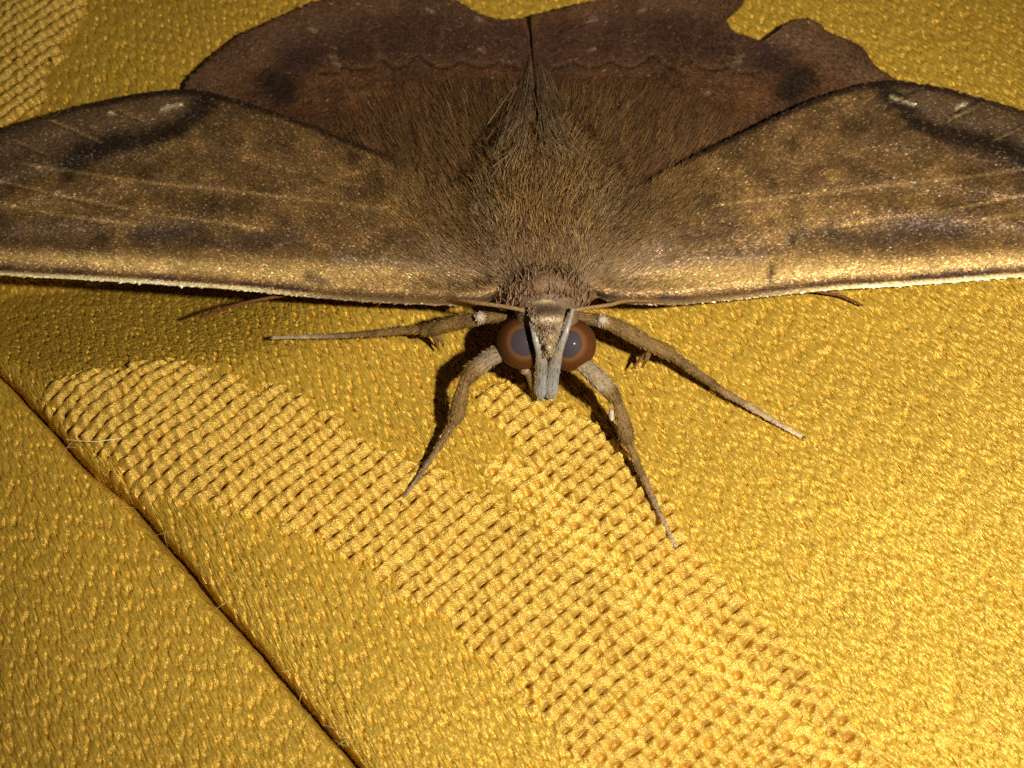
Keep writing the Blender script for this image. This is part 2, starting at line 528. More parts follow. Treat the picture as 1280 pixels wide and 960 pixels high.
def fw_color(px, py, u, v, left):
    X = px if left else 1372 - px                 # the right wing is drawn mirrored, then given its own marks
    Y = py if left else py + 4
    n = fbm(px / 26, py / 20, 5); n2 = fbm(px / 60, py / 45, 9); n3 = fbm(px / 9, py / 7, 13)
    c = np.broadcast_to(FW_BASE, px.shape + (3,)).copy()
    c = lerp(c, sstep(0.35, 0.7, n2) * 0.8, OLIVE)
    c = c * (0.50 + 1.0 * n)[..., None] * (0.75 + 0.5 * n3)[..., None]
    # greyer field outside the band
    band = [(275, 108), (258, 125), (225, 158), (185, 172), (150, 178), (115, 190), (85, 210), (40, 235), (-40, 262)]
    bx = np.array([p[0] for p in band][::-1]); by = np.array([p[1] for p in band][::-1])
    out = sstep(2, 14, np.interp(X, bx, by) - Y) * sstep(290, 262, X)
    c = lerp(c, 0.75 * out, GREYB)
    w = 12 + 7 * (n - 0.5) * 2
    nx = 6 * (n3 - 0.5)
    vis = sstep(60, 100, X) * 0.96
    c = lerp(c, np.clip(1.25 * gl(X + 1.6 * nx, Y - 3 + 1.6 * nx, band, 1.0 * w), 0, 1) * vis, DARK)
    blob = gl(X + nx, Y + nx, [(112, 190), (140, 183)], 15) * 0.9 + gl(X + nx, Y + nx, [(84, 205), (94, 206)], 12) * 0.8
    c = lerp(c, np.clip(blob, 0, 0.95), DARK)
    c = lerp(c, 0.45 * gl(X, Y, [(262, 122), (285, 150), (275, 165)], 26), DARK)
    c = lerp(c, 0.3 * gl(X, Y, [(190, 190), (110, 215)], 18), DARK * 1.6)
    # veins
    c = lerp(c, 0.48 * gl(X + nx * .5, Y + nx * .5, [(-60, 215), (10, 228), (60, 241), (130, 255), (200, 270), (285, 280), (330, 288)], 2.2), TAN)
    c = lerp(c, 0.35 * gl(X, Y - 4, [(10, 228), (130, 255), (285, 280)], 4.0), DARK)
    c = lerp(c, 0.35 * gl(X + nx, Y, [(-20, 250), (70, 268), (170, 281)], 2.2), TAN)
    c = lerp(c, 0.30 * gl(X + nx, Y, [(30, 205), (160, 225), (300, 240), (480, 262)], 2.0), TAN)
    c = lerp(c, 0.28 * gl(X + nx, Y, [(240, 190), (380, 222), (520, 258)], 2.0), DARK)
    for q in ([(62, 152), (95, 165), (128, 181)], [(150, 140), (190, 158)], [(20, 178), (60, 196)]):
        c = lerp(c, 0.5 * gl(X, Y, q, 1.8), DARK); c = lerp(c, 0.3 * gl(X, Y + 3, q, 1.5), TAN)
    # violet patches toward the front edge
    for (x0, y0, x1, y1, rr, k) in [(172, 294, 245, 290, 13, .85), (255, 305, 330, 300, 10, .6), (350, 298, 372, 300, 8, .6), (30, 290, 110, 300, 20, .35), (420, 318, 560, 330, 9, .45), (470, 298, 520, 300, 7, .4), (-80, 270, 20, 290, 18, .4)]:
        c = lerp(c, k * gl(X + nx * 2, Y + nx * 2, [(x0, y0), (x1, y1)], rr), VIOLET)
    # pale costal stripe, dark line under it, cream rim
    cy = np.interp(X, [-200, 0, 100, 200, 300, 400, 500, 600, 640], [300, 343, 349, 355, 362, 372, 378, 381, 378]) if left else \
        np.interp(X, [-80, 0, 92, 232, 332, 432, 522, 602, 640], [339, 341, 349, 360, 366, 376, 384, 382, 378])
    e = cy - Y                                            # distance above the costa
    st = np.exp(-((e - 24 - 8 * sstep(250, 550, X)) / (10 + 8 * sstep(250, 500, X))) ** 2)
    c = lerp(c, np.clip(st * (0.55 + 0.6 * n3), 0, 0.9) * (1 - 0.45 * sstep(450, 600, X)), TAN)
    c = lerp(c, 0.45 * np.exp(-((e - 38) / 6) ** 2) * sstep(230, 330, X), TAN * 0.8)
    vl = np.exp(-((e - 8.5) / 3.6) ** 2) * (0.35 + 0.6 * sstep(0.4, 0.6, fbm(px / 40, py * 0, 17))) 
    c = lerp(c, vl, np.array([0.085, 0.05, 0.045]))
    rim = sstep(7.5, 3.5, e)
    c = lerp(c, rim * (0.95 - 0.62 * sstep(250, 480, X)), CREAM)
    c = lerp(c, 0.35 * rim * sstep(300, 450, X), VIOLET * 1.5)
    # paler scales at the shoulder
    k = gl(X + 4 * nx, Y + 3 * nx, [(556, 312), (585, 330), (600, 348)], 17)
    c = lerp(c, np.clip(k * (0.15 + 0.8 * n3), 0, 0.6), np.array([0.30, 0.205, 0.14]))
    k = gl(X + 3 * nx, Y + 3 * nx, [(420, 326), (520, 334), (575, 345)], 6)
    c = lerp(c, np.clip(k * (0.1 + 0.6 * n3), 0, 0.5), np.array([0.24, 0.165, 0.12]))
    # loose pale flakes
    if left:
        c = lerp(c, 0.5 * gl(X, Y, [(206, 136), (228, 131)], 2.6), CREAM); c = lerp(c, 0.6 * gl(X, Y, [(139, 141), (143, 142)], 2.2), CREAM)
        c = lerp(c, 0.75 * gl(X, Y, [(388, 346), (404, 352)], 6), VIOLET)
    else:
        c = lerp(c, 0.5 * gl(px, py, [(1112, 122), (1140, 131)], 2.4), CREAM)
        for q in ([(1147, 112), (1128, 124), (1108, 138)], [(1240, 118), (1200, 137), (1180, 150)], [(1290, 148), (1260, 165)]):
            c = lerp(c, 0.8 * gl(px, py, q, 1.7), DARK)
        c = lerp(c, 0.6 * gl(px, py, [(1196, 134), (1204, 131)], 2.4), CREAM)
        c = lerp(c, 0.8 * gl(px, py, [(988, 296), (989, 303)], 4.5), DARK)
        c = lerp(c, 0.7 * gl(px, py, [(963, 335), (960, 350)], 5), DARK)
        c = lerp(c, 0.45 * gl(px + 9 * n3, py, [(1110, 290), (1190, 282)], 15), VIOLET * 1.15)
    # dark fringe along the hind and outer margins, edge shadow painted in with it
    c = lerp(c, sstep(0.955, 0.985, v + 0.012 * (n3 - 0.5)) * (0.9 - 0.35 * sstep(0.55, 0.7, u)) * sstep(0.12, 0.2, u), np.array([0.036, 0.017, 0.010]))
    c = c * np.clip(c[..., 1:2] / 0.085, 0.05, 6) ** 0.32          # stronger light-dark difference, same hue
    return c * np.array([0.85, 0.84, 0.74])


def hw_color(px, py, left):
    X = px if left else 1340 - px
    n = fbm(px / 30, py / 30, 25); n3 = fbm(px / 9, py / 9, 27); nx = 5 * (n3 - 0.5)
    c = np.broadcast_to(RED, px.shape + (3,)).copy() * (0.7 + 0.6 * n)[..., None]
    c = lerp(c, 0.65 * sstep(0.3, 0.7, gl(X, py, [(380, 65), (470, 45), (600, 50), (650, 60)], 36)), PURP)
    c = lerp(c, 0.7 * gl(X + nx, py, [(420, 118), (520, 128), (560, 150)], 30) * sstep(0.3, 0.7, n), np.array([0.17, 0.075, 0.025]))
    c = lerp(c, 0.55 * gl(X, py, [(250, 100), (300, 68), (360, 40), (420, 22)], 20), np.array([0.150, 0.088, 0.050]))
    c = lerp(c, 0.35 * gl(X, py, [(450, 8), (540, 2), (600, 26)], 14), np.array([0.135, 0.08, 0.05]))
    c = lerp(c, 0.68 * sstep(0.1, 0.95, gl(X + 4.5 * nx, py + 3 * nx, [(338, 98), (352, 112)], 24)), np.array([0.020, 0.015, 0.012]))
    c = lerp(c, 0.5 * gl(X, py, [(370, 75), (385, 70)], 16), np.array([0.03, 0.018, 0.022]))
    wl = [(400, 92), (425, 92), (430, 84), (440, 88), (465, 87), (472, 80), (478, 73), (486, 80), (492, 87), (508, 84), (520, 72), (530, 72), (538, 80), (552, 87), (568, 84), (576, 77), (590, 84), (610, 86), (625, 80), (650, 88)]
    c = lerp(c, 0.65 * gl(X + nx * .4, py + nx * .4, wl, 2.0), DARK * 0.8)
    for dy, kk in ((-26, 0.35), (-44, 0.25), (22, 0.3)):
        w2 = [(x_ + 9 * math.sin(x_ * 0.7), y_ + dy + 3 * math.sin(x_ * 0.31)) for x_, y_ in wl]
        c = lerp(c, kk * gl(X + nx, py + nx, w2, 2.6), DARK)
    c = lerp(c, 0.30 * gl(X, py + 5, wl, 2.4), np.array([0.19, 0.11, 0.055]))
    for q in ([(640, 60), (590, 150)], [(560, 10), (545, 110)], [(470, 5), (475, 110)], [(400, 20), (440, 120)]):
        c = lerp(c, 0.3 * gl(X + nx, py, q, 2.0), np.array([0.17, 0.1, 0.06]))
    for (qx, qy) in [(268 + 145, 70), (390, 35), (418, 78), (535, 12), (597, 24), (455, 115), (600, 62)]:
        c = lerp(c, 0.45 * gl(X, py, [(qx, qy), (qx + 7, qy + 3)], 2.3), np.array([0.33, 0.24, 0.15]))
    c = c * np.clip(c[..., 1:2] / 0.050, 0.05, 6) ** 0.32
    return c * np.array([0.76, 0.72, 0.66])


def wing(name, edge_a, edge_b, nu, nv, zf, cf, mat, thick=0.07, skip_flip=False, jag=0.0):
    """lofted blade between two edges, with a thin underside"""
    A = resample(edge_a, nu); B = resample(edge_b, nu)
    v = np.linspace(0, 1, nv)[None, :, None]
    P = A[:, None] * (1 - v) + B[:, None] * v
    u = np.linspace(0, 1, nu)[:, None] * np.ones((1, nv)); vv = np.ones((nu, 1)) * np.linspace(0, 1, nv)[None]
    px, py = P[..., 0], P[..., 1]
    if jag:
        k = sstep(0.93, 1.0, vv)
        py = py + k * jag * (vnoise(px / 5, px * 0, 71) - 0.5) * 2
    z = zf(px, py, u, vv)
    top = at(px, py, z)
    bot = top - np.array([0, 0, thick])
    c = cf(px, py, u, vv)
    n = nu * nv
    f1 = grid_faces(nu, nv); f2 = f1[:, ::-1] + n
    idx = np.arange(n).reshape(nu, nv)
    loop = np.concatenate([idx[0, :], idx[1:, -1], idx[-1, -2::-1], idx[-2:0:-1, 0]])
    ln = np.roll(loop, -1)
    side = np.stack([loop, ln, ln + n, loop + n], 1)
    V = np.vstack([top.reshape(-1, 3), bot.reshape(-1, 3)])
    C = np.vstack([c.reshape(-1, 3), c.reshape(-1, 3) * 0.8])
    # keep the upper face turned up
    a, b_, c_ = V[f1[len(f1) // 2][:3]]
    if np.cross(b_ - a, c_ - a)[2] < 0:
        f1 = f1[:, ::-1]; f2 = f2[:, ::-1]; side = side[:, ::-1]
    o = mesh(name, V, [np.vstack([f1, f2, side])], mat, parent=mo, color=C)
    return o, (A, B, zf, cf)


def scales(parent, spec, count, length, width, lift, vary, density=None, glint=0.06, umax=1.0):
    """tiny overlapping scales on a wing: each a small tilted blade"""
    A, B, zf, cf = spec
    u = rng.random(count) * umax; v = rng.random(count)
    # area-even sampling
    ia = np.linspace(0, 1, len(A))
    def P(u, v):
        a = np.stack([np.interp(u, ia, A[:, k]) for k in (0, 1)], 1); b = np.stack([np.interp(u, ia, B[:, k]) for k in (0, 1)], 1)
        return a * (1 - v[:, None]) + b * v[:, None]
    ch = np.linalg.norm(A - B, axis=1)
    cdf = np.cumsum(ch * np.gradient(ia)); cdf /= cdf[-1]
    u = np.interp(rng.random(count), cdf, ia) * umax
    p = P(u, v)
    keep = (p[:, 0] > -70) & (p[:, 0] < 1350) & (p[:, 1] > -70)
    u, v, p = u[keep], v[keep], p[keep]; count = len(u)
    def W(u, v):
        q = P(u, v); return at(q[:, 0], q[:, 1], zf(q[:, 0], q[:, 1], u, v))
    e = 0.004
    w0 = W(u, v); du = W(np.clip(u + e, 0, 1), v) - w0; dv = W(u, np.clip(v + e, 0, 1)) - w0
    du /= np.linalg.norm(du, axis=1)[:, None] + 1e-9
    nrm = np.cross(du, dv); nrm /= np.linalg.norm(nrm, axis=1)[:, None] + 1e-9
    nrm *= np.sign(nrm[:, 2:3])
    sd = np.cross(nrm, du)
    a = rng.normal(0, 0.35, count)[:, None]
    t = du * np.cos(a) + sd * np.sin(a); s = np.cross(nrm, t)
    L = (length * rng.uniform(0.7, 1.3, count))[:, None]; Wd = (width * rng.uniform(0.7, 1.3, count))[:, None]
    li = (lift * rng.uniform(0.3, 1.6, count))[:, None]
    tw = (rng.normal(0, 0.25, count))[:, None]
    base = w0 + nrm * 0.012
    v0 = base - s * Wd * 0.35; v1 = base + s * Wd * 0.35
    mid = base + t * L * 0.6 + nrm * li * 0.7
    v2 = mid + s * Wd * 0.5 + nrm * tw * Wd * 0.5; v3 = mid - s * Wd * 0.5 - nrm * tw * Wd * 0.5
    v4 = base + t * L + nrm * li
    V = np.stack([v0, v1, v2, v3, v4], 1).reshape(-1, 3)
    k = (np.arange(count) * 5)[:, None]
    q = np.array([[0, 1, 2, 3]]) + k; tr = np.array([[3, 2, 4]]) + k
    c = cf(p[:, 0], p[:, 1], u, v)
    c = c * rng.lognormal(0, vary, count)[:, None]
    c = c * (1 + rng.normal(0, 0.06, (count, 3)))
    g = rng.random(count) < glint
    c[g] = c[g] * 1.9 + np.array([0.05, 0.035, 0.02])  # glints painted into the colour of a few scales
    C = np.repeat(np.clip(c, 0.004, 0.9), 5, axis=0)
    o = mesh('wing_scales', V, [q, tr], M_SCALE, parent=parent, color=C, smooth=False)
    o['kind'] = 'stuff'
    return o


# forewings
FL_C = [(632, 366), (600, 380), (560, 381), (480, 378), (400, 372), (300, 362), (200, 355), (100, 349), (0, 343), (-100, 332), (-180, 312), (-205, 300)]
FL_I = [(640, 262), (600, 250), (560, 232), (520, 212), (470, 190), (420, 170), (360, 146), (300, 126), (255, 114), (225, 112), (190, 115), (150, 122), (80, 138), (0, 163), (-80, 196), (-150, 236), (-205, 296)]
FR_C = [(735, 366), (770, 378), (820, 380), (850, 380), (940, 372), (1040, 362), (1140, 356), (1280, 345), (1370, 336), (1440, 322), (1470, 308)]
FR_I = [(728, 262), (765, 250), (800, 235), (840, 212), (880, 190), (930, 165), (980, 141), (1030, 120), (1075, 106), (1110, 101), (1140, 103), (1180, 110), (1230, 124), (1280, 139), (1340, 165), (1400, 210), (1450, 262), (1470, 304)]


def fw_z(px, py, u, v):
    costa = np.interp(u, [0, 0.15, 0.5, 1], [3.7, 2.9, 1.15, 0.5])
    inner = np.interp(u, [0, 0.12, 0.4, 0.55, 1], [3.8, 3.3, 1.8, 1.35, 0.8])
    z = costa * (1 - v) + inner * v + 0.55 * np.sin(np.pi * np.clip(v, 0, 1)) * (1 - 0.7 * u)
    z = z + 0.28 * np.exp(-((v - 0.10) / 0.07) ** 2) - 0.35 * np.exp(-(v / 0.035) ** 2)
    z = z + 0.10 * (fbm(px / 70, py / 40, 33) - 0.5)
    # shallow pleats along the veins
    z = z + 0.05 * np.sin(v * 34 + 3 * u) * sstep(0.15, 0.6, u) * sstep(0, .15, v)
    return z


lw, ls = wing('forewing', FL_C, FL_I, 260, 110, fw_z, lambda a, b, u, v: fw_color(a, b, u, v, True), M_WING, jag=1.2)
rw, rs = wing('forewing', FR_C, FR_I, 260, 110, fw_z, lambda a, b, u, v: fw_color(a, b, u, v, False), M_WING, jag=1.2)
for w_, s_ in ((lw, ls), (rw, rs)):
    scales(w_, s_, 62000, 0.14, 0.058, 0.026, 0.24, glint=0.085)

# hindwings
HL_B = [(676, 150), (668, 200), (655, 240), (630, 270), (600, 290)]
HL_M = [(657.5, 22), (648, 23), (630, 25), (612, 22), (595, 15), (575, 4), (545, -10), (500, -16), (440, -8), (400, 1), (370, 12), (330, 31), (300, 45), (280, 58), (262, 74), (245, 90), (233, 103), (232, 125), (260, 165), (330, 205)]
HR_B = [(672, 150), (690, 200), (705, 240), (730, 270), (765, 290)]
HR_M = [(663.5, 21), (690, 13), (720, 6), (750, 0), (790, -14), (850, -24), (905, -22), (930, -8), (926, 8), (910, 18), (910, 30), (918, 39), (935, 46), (954, 51), (962, 51), (975, 39), (990, 28), (1006, 23), (1022, 28), (1038, 41), (1062, 50), (1080, 62), (1092, 80), (1108, 92), (1122, 103), (1105, 140), (1030, 190)]


def hw_z(px, py, u, v):
    vv = np.clip(np.hypot((px - 676) / 450, (py - 250) / 265) / 1.1, 0, 1)
    z = 0.5 + 3.3 * (1 - vv) ** 1.25
    z = z + 0.25 * (fbm(px / 60, py / 45, 43) - 0.5) * vv + 0.05 * np.sin(np.arctan2(py - 270, px - 676) * 26) * sstep(.35, 1, vv)
    z = z + 0.3 * sstep(0.85, 1.0, vv) * vnoise(px / 45, py / 45, 47) 
    return z


lh, lhs = wing('hindwing', HL_B, HL_M, 230, 90, hw_z, lambda a, b, u, v: hw_color(a, b, True), M_WING, jag=1.5)
rh, rhs = wing('hindwing', HR_B, HR_M, 230, 90, hw_z, lambda a, b, u, v: hw_color(a, b, False), M_WING, jag=1.5)
for w_, s_ in ((lh, lhs), (rh, rhs)):
    scales(w_, s_, 30000, 0.16, 0.07, 0.03, 0.22, glint=0.02, umax=0.9)


# ---- body: one continuous lofted surface from face to abdomen tip
ST = [  # py of the axis, z centre, half width, half height, x px
    (452, 2.4, 0.25, 0.25, 684), (446, 2.6, 0.75, 0.7, 684), (432, 3.0, 1.0, 1.0, 684), (412, 3.4, 1.15, 1.1, 684), (392, 3.6, 1.2, 1.15, 684),
    (378, 3.6, 1.4, 1.25, 683), (366, 3.5, 2.0, 1.2, 683), (348, 3.4, 2.7, 1.2, 682), (315, 3.3, 3.2, 1.2, 682), (275, 3.1, 3.2, 1.15, 681), (240, 2.7, 2.8, 1.1, 680),
    (205, 2.2, 2.0, 1.1, 677), (175, 1.7, 1.25, 1.0, 673), (150, 1.2, 0.85, 0.7, 668), (120, 0.95, 0.65, 0.55, 666), (85, 0.75, 0.5, 0.45, 664), (50, 0.6, 0.38, 0.34, 662), (34, 0.5, 0.15, 0.15, 661)]
stn = resample([(a, b, c, d, e) for a, b, c, d, e in ST], 70)
bv = []
NA = 48
ang = np.linspace(0, 2 * np.pi, NA, endpoint=False)
for (py, z, rx, rz, px) in stn:
    c = at(px, py, z)
    lump = 1 + 0.05 * (vnoise(np.cos(ang) * 2 + py / 30, np.sin(ang) * 2, 51) - 0.5)
    bv.append(c + np.stack([np.cos(ang) * rx * lump, 0 * ang, np.sin(ang) * rz * lump], 1))
bv = np.array(bv).reshape(-1, 3)
caps = [np.arange(NA)[None, ::-1], (len(bv) - NA + np.arange(NA))[None, :]]
q = grid_faces(70, NA, True)
fan = []
b0 = len(bv); bv = np.vstack([bv, bv[:NA].mean(0), bv[-NA:].mean(0)])
j = np.arange(NA); jn = (j + 1) % NA
tri = np.vstack([np.stack([np.full(NA, b0), jn, j], 1), np.stack([np.full(NA, b0 + 1), len(bv) - 2 - NA + j, len(bv) - 2 - NA + jn], 1)])
bodyc = np.broadcast_to([0.13, 0.08, 0.04], bv.shape)
body = mesh('body', bv, [q[:, ::-1], tri], M_BODY, parent=mo, color=bodyc)


def body_surface(py, a):
    """point and outward normal on the body at axis drawing row py and angle a"""
    s = stn[:, 0]; o = np.argsort(s)
    g = [np.interp(py, s[o], stn[o, k]) for k in (1, 2, 3, 4)]
    c = at(g[3], py, g[0])
    p = c + np.stack([np.cos(a) * g[1], 0 * a, np.sin(a) * g[2]], 1)
    n = np.stack([np.cos(a) / g[1], 0 * a, np.sin(a) / g[2]], 1); n /= np.linalg.norm(n, axis=1)[:, None]
    return p, n


def hair_object(parent, root, d, ln, rad, bend, c, name='fur'):
    v, f, per = strands(root, d, ln, rad, bend)
    o = mesh(name, v, f, M_FUR, parent=parent, color=np.repeat(np.clip(c, 0.004, 0.9), per, axis=0))
    o['kind'] = 'stuff'
    return o


HAIRC = np.array([[0.245, 0.130, 0.040], [0.35, 0.20, 0.058], [0.148, 0.074, 0.024], [0.067, 0.033, 0.013], [0.24, 0.145, 0.070]])

# thorax fur, laid backwards
n = 44000
py = rng.uniform(165, 372, n); a = rng.uniform(-0.15, np.pi + 0.15, n)
p, nr = body_surface(py, a)
x = (p[:, 0] - p[:, 0].mean())
back = np.stack([0.75 * np.cos(a) * np.abs(np.cos(a)), np.ones(n), 0.0 * a], 1)
k = sstep(370, 200, py)
swirl = np.stack([vnoise(p[:, 0] * 0.9, p[:, 1] * 0.9, 81) - 0.5, 0 * a, 0 * a], 1) * 1.6
d = back * (0.85) + nr * (0.30 - 0.10 * k)[:, None] + swirl + rng.normal(0, 0.28, (n, 3))
ln = (0.40 + 0.60 * k) * rng.uniform(0.6, 1.35, n)
bend = np.stack([0.15 * np.cos(a), 0.30 + 0 * a, -0.45 + 0 * a], 1) * ln[:, None] + rng.normal(0, 0.06, (n, 3))
ci = rng.choice(5, n, p=[0.36, 0.26, 0.2, 0.1, 0.08])
c = HAIRC[ci] * rng.lognormal(0, 0.22, n)[:, None]
# front of the thorax and shoulders carry greyer, lighter hairs
front = sstep(300, 360, py)
c = lerp(c, front * 0.6 * rng.random(n), np.array([0.30, 0.20, 0.12]))
sh = np.exp(-((np.abs(np.cos(a)) - 0.75) / 0.22) ** 2) * sstep(230, 300, py)
c = lerp(c, sh * 0.65 * rng.random(n), np.array([0.30, 0.21, 0.13]))
dk = np.exp(-((np.abs(np.cos(a)) - 0.85) / 0.2) ** 2) * sstep(300, 250, py) * sstep(150, 200, py)
c = lerp(c, 0.12 * dk, DARK)
hair_object(body, p, d, ln, np.full(n, 0.0145) * rng.uniform(0.6, 1.3, n), bend, c)

# long hairs over the wing roots, fanning out backwards over the hindwings
for left, spec, par in ((True, lhs, lh), (False, rhs, rh)):
    n = 24000
    A, B, zf, cf = spec
    ia = np.linspace(0, 1, len(A))
    u = rng.random(4 * n); v = rng.random(4 * n) * 0.85
    qq = np.stack([np.interp(u, ia, A[:, k]) * (1 - v) + np.interp(u, ia, B[:, k]) * v for k in (0, 1)], 1)
    hx = np.abs(qq[:, 0] - 670)
    ytop = np.interp(hx, [0, 60, 130, 200, 260], [100, 100, 104, 118, 150])
    keep = (rng.random(4 * n) < sstep(0, 60, qq[:, 1] - ytop) * sstep(320, 190, hx) * (0.3 + 0.7 * sstep(0, 150, hx)))
    u, v = u[keep][:n], v[keep][:n]; n = len(u); vmax = 0.75
    aa = np.stack([np.interp(u, ia, A[:, k]) for k in (0, 1)], 1); bb = np.stack([np.interp(u, ia, B[:, k]) for k in (0, 1)], 1)
    P0 = aa * (1 - v[:, None]) + bb * v[:, None]
    v2 = v + 0.06
    P1 = aa * (1 - v2[:, None]) + bb * v2[:, None]
    w0 = at(P0[:, 0], P0[:, 1], zf(P0[:, 0], P0[:, 1], u, v)); w1 = at(P1[:, 0], P1[:, 1], zf(P1[:, 0], P1[:, 1], u, v2))
    d = w1 - w0; d /= np.linalg.norm(d, axis=1)[:, None] + 1e-9
    # hairs swing towards straight back
    d = d + np.array([0, 0.9, 0.0]) + np.array([0, 0, 0.30]) + rng.normal(0, 0.14, (n, 3))
    ln = rng.uniform(0.7, 1.9, n) * (1 - 0.35 * v / vmax)
    bend = np.stack([rng.normal(0, 0.07, n), 0.1 * ln, -0.32 * ln - 0.03], 1)
    ci = rng.choice(5, n, p=[0.34, 0.16, 0.28, 0.18, 0.04])
    c = HAIRC[ci] * rng.lognormal(0, 0.2, n)[:, None] * 0.80
    c = lerp(c, 0.35 + 0.35 * sstep(0.3, 0.8, v / vmax), RED * 1.35)
    clump = fbm(P0[:, 0] / 7, P0[:, 1] / 60, 85)
    c = c * (0.55 + 0.9 * clump)[:, None]
    hair_object(par, w0 + np.array([0, 0, 0.01]), d, ln, rng.uniform(0.008, 0.016, n), bend, c, name='hair_fringe')

# fur running out from the thorax over the forewing roots
for spec, par, sg in ((ls, lw, -1.0), (rs, rw, 1.0)):
    A, B, zf, cf = spec
    ia = np.linspace(0, 1, len(A))
    n = 15000
    u = rng.random(n) ** 1.7 * 0.30; v = 0.10 + rng.random(n) * 0.9
    P0 = np.stack([np.interp(u, ia, A[:, k]) * (1 - v) + np.interp(u, ia, B[:, k]) * v for k in (0, 1)], 1)
    w0 = at(P0[:, 0], P0[:, 1], zf(P0[:, 0], P0[:, 1], u, v))
    d = np.stack([sg * (0.9 - 0.3 * v), 0.25 + 0.75 * v, 0.25 + 0 * v], 1) + rng.normal(0, 0.2, (n, 3))
    ln = rng.uniform(0.35, 1.1, n) * (0.6 + 0.5 * v) * (1 - 2.6 * u)
    bend = np.stack([rng.normal(0, .05, n), 0.1 * ln, -0.3 * ln], 1)
    ci = rng.choice(5, n, p=[0.40, 0.26, 0.18, 0.08, 0.08])
    c = HAIRC[ci] * rng.lognormal(0, 0.22, n)[:, None]
    c = lerp(c, 0.6 * sstep(0.35, 0.75, v) * sstep(0.16, 0.05, u) * rng.random(n), DARK)
    c = lerp(c, 0.55 * np.exp(-((v - 0.30) / 0.16) ** 2) * rng.random(n), np.array([0.36, 0.25, 0.15]))
    c = lerp(c, sstep(0.03, 0.2, u), cf(P0[:, 0], P0[:, 1], u, v) * rng.lognormal(0, 0.3, n)[:, None])
    hair_object(par, w0, d, ln, rng.uniform(0.008, 0.016, n), bend, c, name='root_fur')

# pale hairs sweeping in from both sides to a point over the middle
n = 480
t = rng.random(n) ** 0.8; sgn = np.where(rng.random(n) < 0.5, -1.0, 1.0)
sx_ = rng.uniform(0.15, 1.0, n)
px = 669 + sgn * (4 + 62 * t) * sx_; py = 108 + 85 * t + rng.normal(0, 16, n)
def hz(y): return 0.55 + 3.3 * np.clip((y - 21) / 150, 0, 1) ** 1.25
z = hz(py) + 0.16
p0 = at(px, py, z)
ty = np.maximum(py - rng.uniform(20, 62, n), rng.uniform(62, 96, n))
tx = 668 + (px - 669) * rng.uniform(0.25, 0.6, n)
tgt = at(tx, ty, hz(ty) + 0.22)
d = tgt - p0
ln = np.linalg.norm(d, axis=1)
c = np.array([[0.30, 0.195, 0.10], [0.20, 0.12, 0.06], [0.13, 0.072, 0.034]])[rng.choice(3, n)] * rng.lognormal(0, 0.2, n)[:, None]
hair_object(body, p0, d + rng.normal(0, 0.10, (n, 3)), ln, np.full(n, 0.0105), rng.normal(0, 0.05, (n, 3)) + np.array([0, 0, 0.05]), c, name='crest_hair')

# collar ridge behind the head
cp = resample(at([640, 655, 683, 710, 726], [371, 360, 354, 360, 371], [3.9, 4.6, 4.9, 4.6, 3.9]), 26)
v, f = tube(cp, 0.42 * np.sin(np.linspace(0.35, np.pi - 0.35, 26)), 12, 0.8)
cc = np.array([0.145, 0.078, 0.036]) * (0.7 + 0.6 * fbm(v[:, 0] * 2, v[:, 1] * 2, 3))[:, None]
collar = mesh('collar', v, f, M_BODY, parent=body, color=cc)
n = 1800
i = rng.integers(0, 26, n); pp = cp[i] + rng.normal(0, 0.24, (n, 3)) * [1, 1, 0.5]
d = np.stack([rng.normal(0, .3, n), rng.uniform(0.2, 1.0, n), rng.uniform(0.3, 1, n)], 1)
c = np.array([[0.20, 0.108, 0.045], [0.30, 0.19, 0.10], [0.12, 0.065, 0.03]])[rng.choice(3, n, p=[.5, .2, .3])]
hair_object(collar, pp, d, rng.uniform(0.2, 0.5, n), np.full(n, 0.024), np.tile([0, .1, -.12], (n, 1)), c)

# ---- head: face wedge
def lin(rows):
    return np.array(rows, float)
rows = lin([  # py, left px, right px, z of the middle, sink at the edges
    (372, 655, 710, 4.75, .5), (380, 657, 709, 4.72, .45), (392, 661, 706, 4.6, .4), (404, 665, 703, 4.42, .38), (416, 669, 701, 4.2, .36), (428, 673, 699, 3.95, .34), (438, 676, 697, 3.7, .3), (446, 680, 694, 3.4, .25)])
rr = resample(rows, 40)
wv = np.linspace(-1, 1, 25)
fpx = (rr[:, 1] + rr[:, 2])[:, None] / 2 + (rr[:, 2] - rr[:, 1])[:, None] / 2 * wv[None]
fpy = rr[:, 0][:, None] + 0 * wv[None]
fz = rr[:, 3][:, None] + 0.55 * sstep(375, 400, rr[:, 0])[:, None] - rr[:, 4][:, None] * (wv[None] ** 2) + 0.05 * (fbm(fpx / 6, fpy / 6, 7) - 0.5)
fv = at(fpx, fpy, fz)
c = np.broadcast_to([0.25, 0.165, 0.080], fpx.shape + (3,)).copy()
c = lerp(c, 0.85 * gl(fpx, fpy, [(676, 387), (697, 387)], 9), np.array([0.045, 0.024, 0.014]))
c = lerp(c, 0.8 * gl(fpx, fpy, [(660, 376), (706, 376)], 3.5), np.array([0.42, 0.30, 0.15]))
c = lerp(c, 0.8 * gl(fpx, fpy, [(668, 400), (698, 399)], 3.5), np.array([0.55, 0.40, 0.24]))
c = lerp(c, 0.85 * gl(fpx, fpy, [(681, 409), (682, 411)], 4.2), np.array([0.09, 0.04, 0.028]))
c = lerp(c, 0.85 * gl(fpx, fpy, [(691, 408), (690, 411)], 4.2), np.array([0.09, 0.04, 0.028]))
c = lerp(c, 0.6 * gl(fpx, fpy, [(684, 424), (687, 438)], 7), np.array([0.36, 0.25, 0.13]))
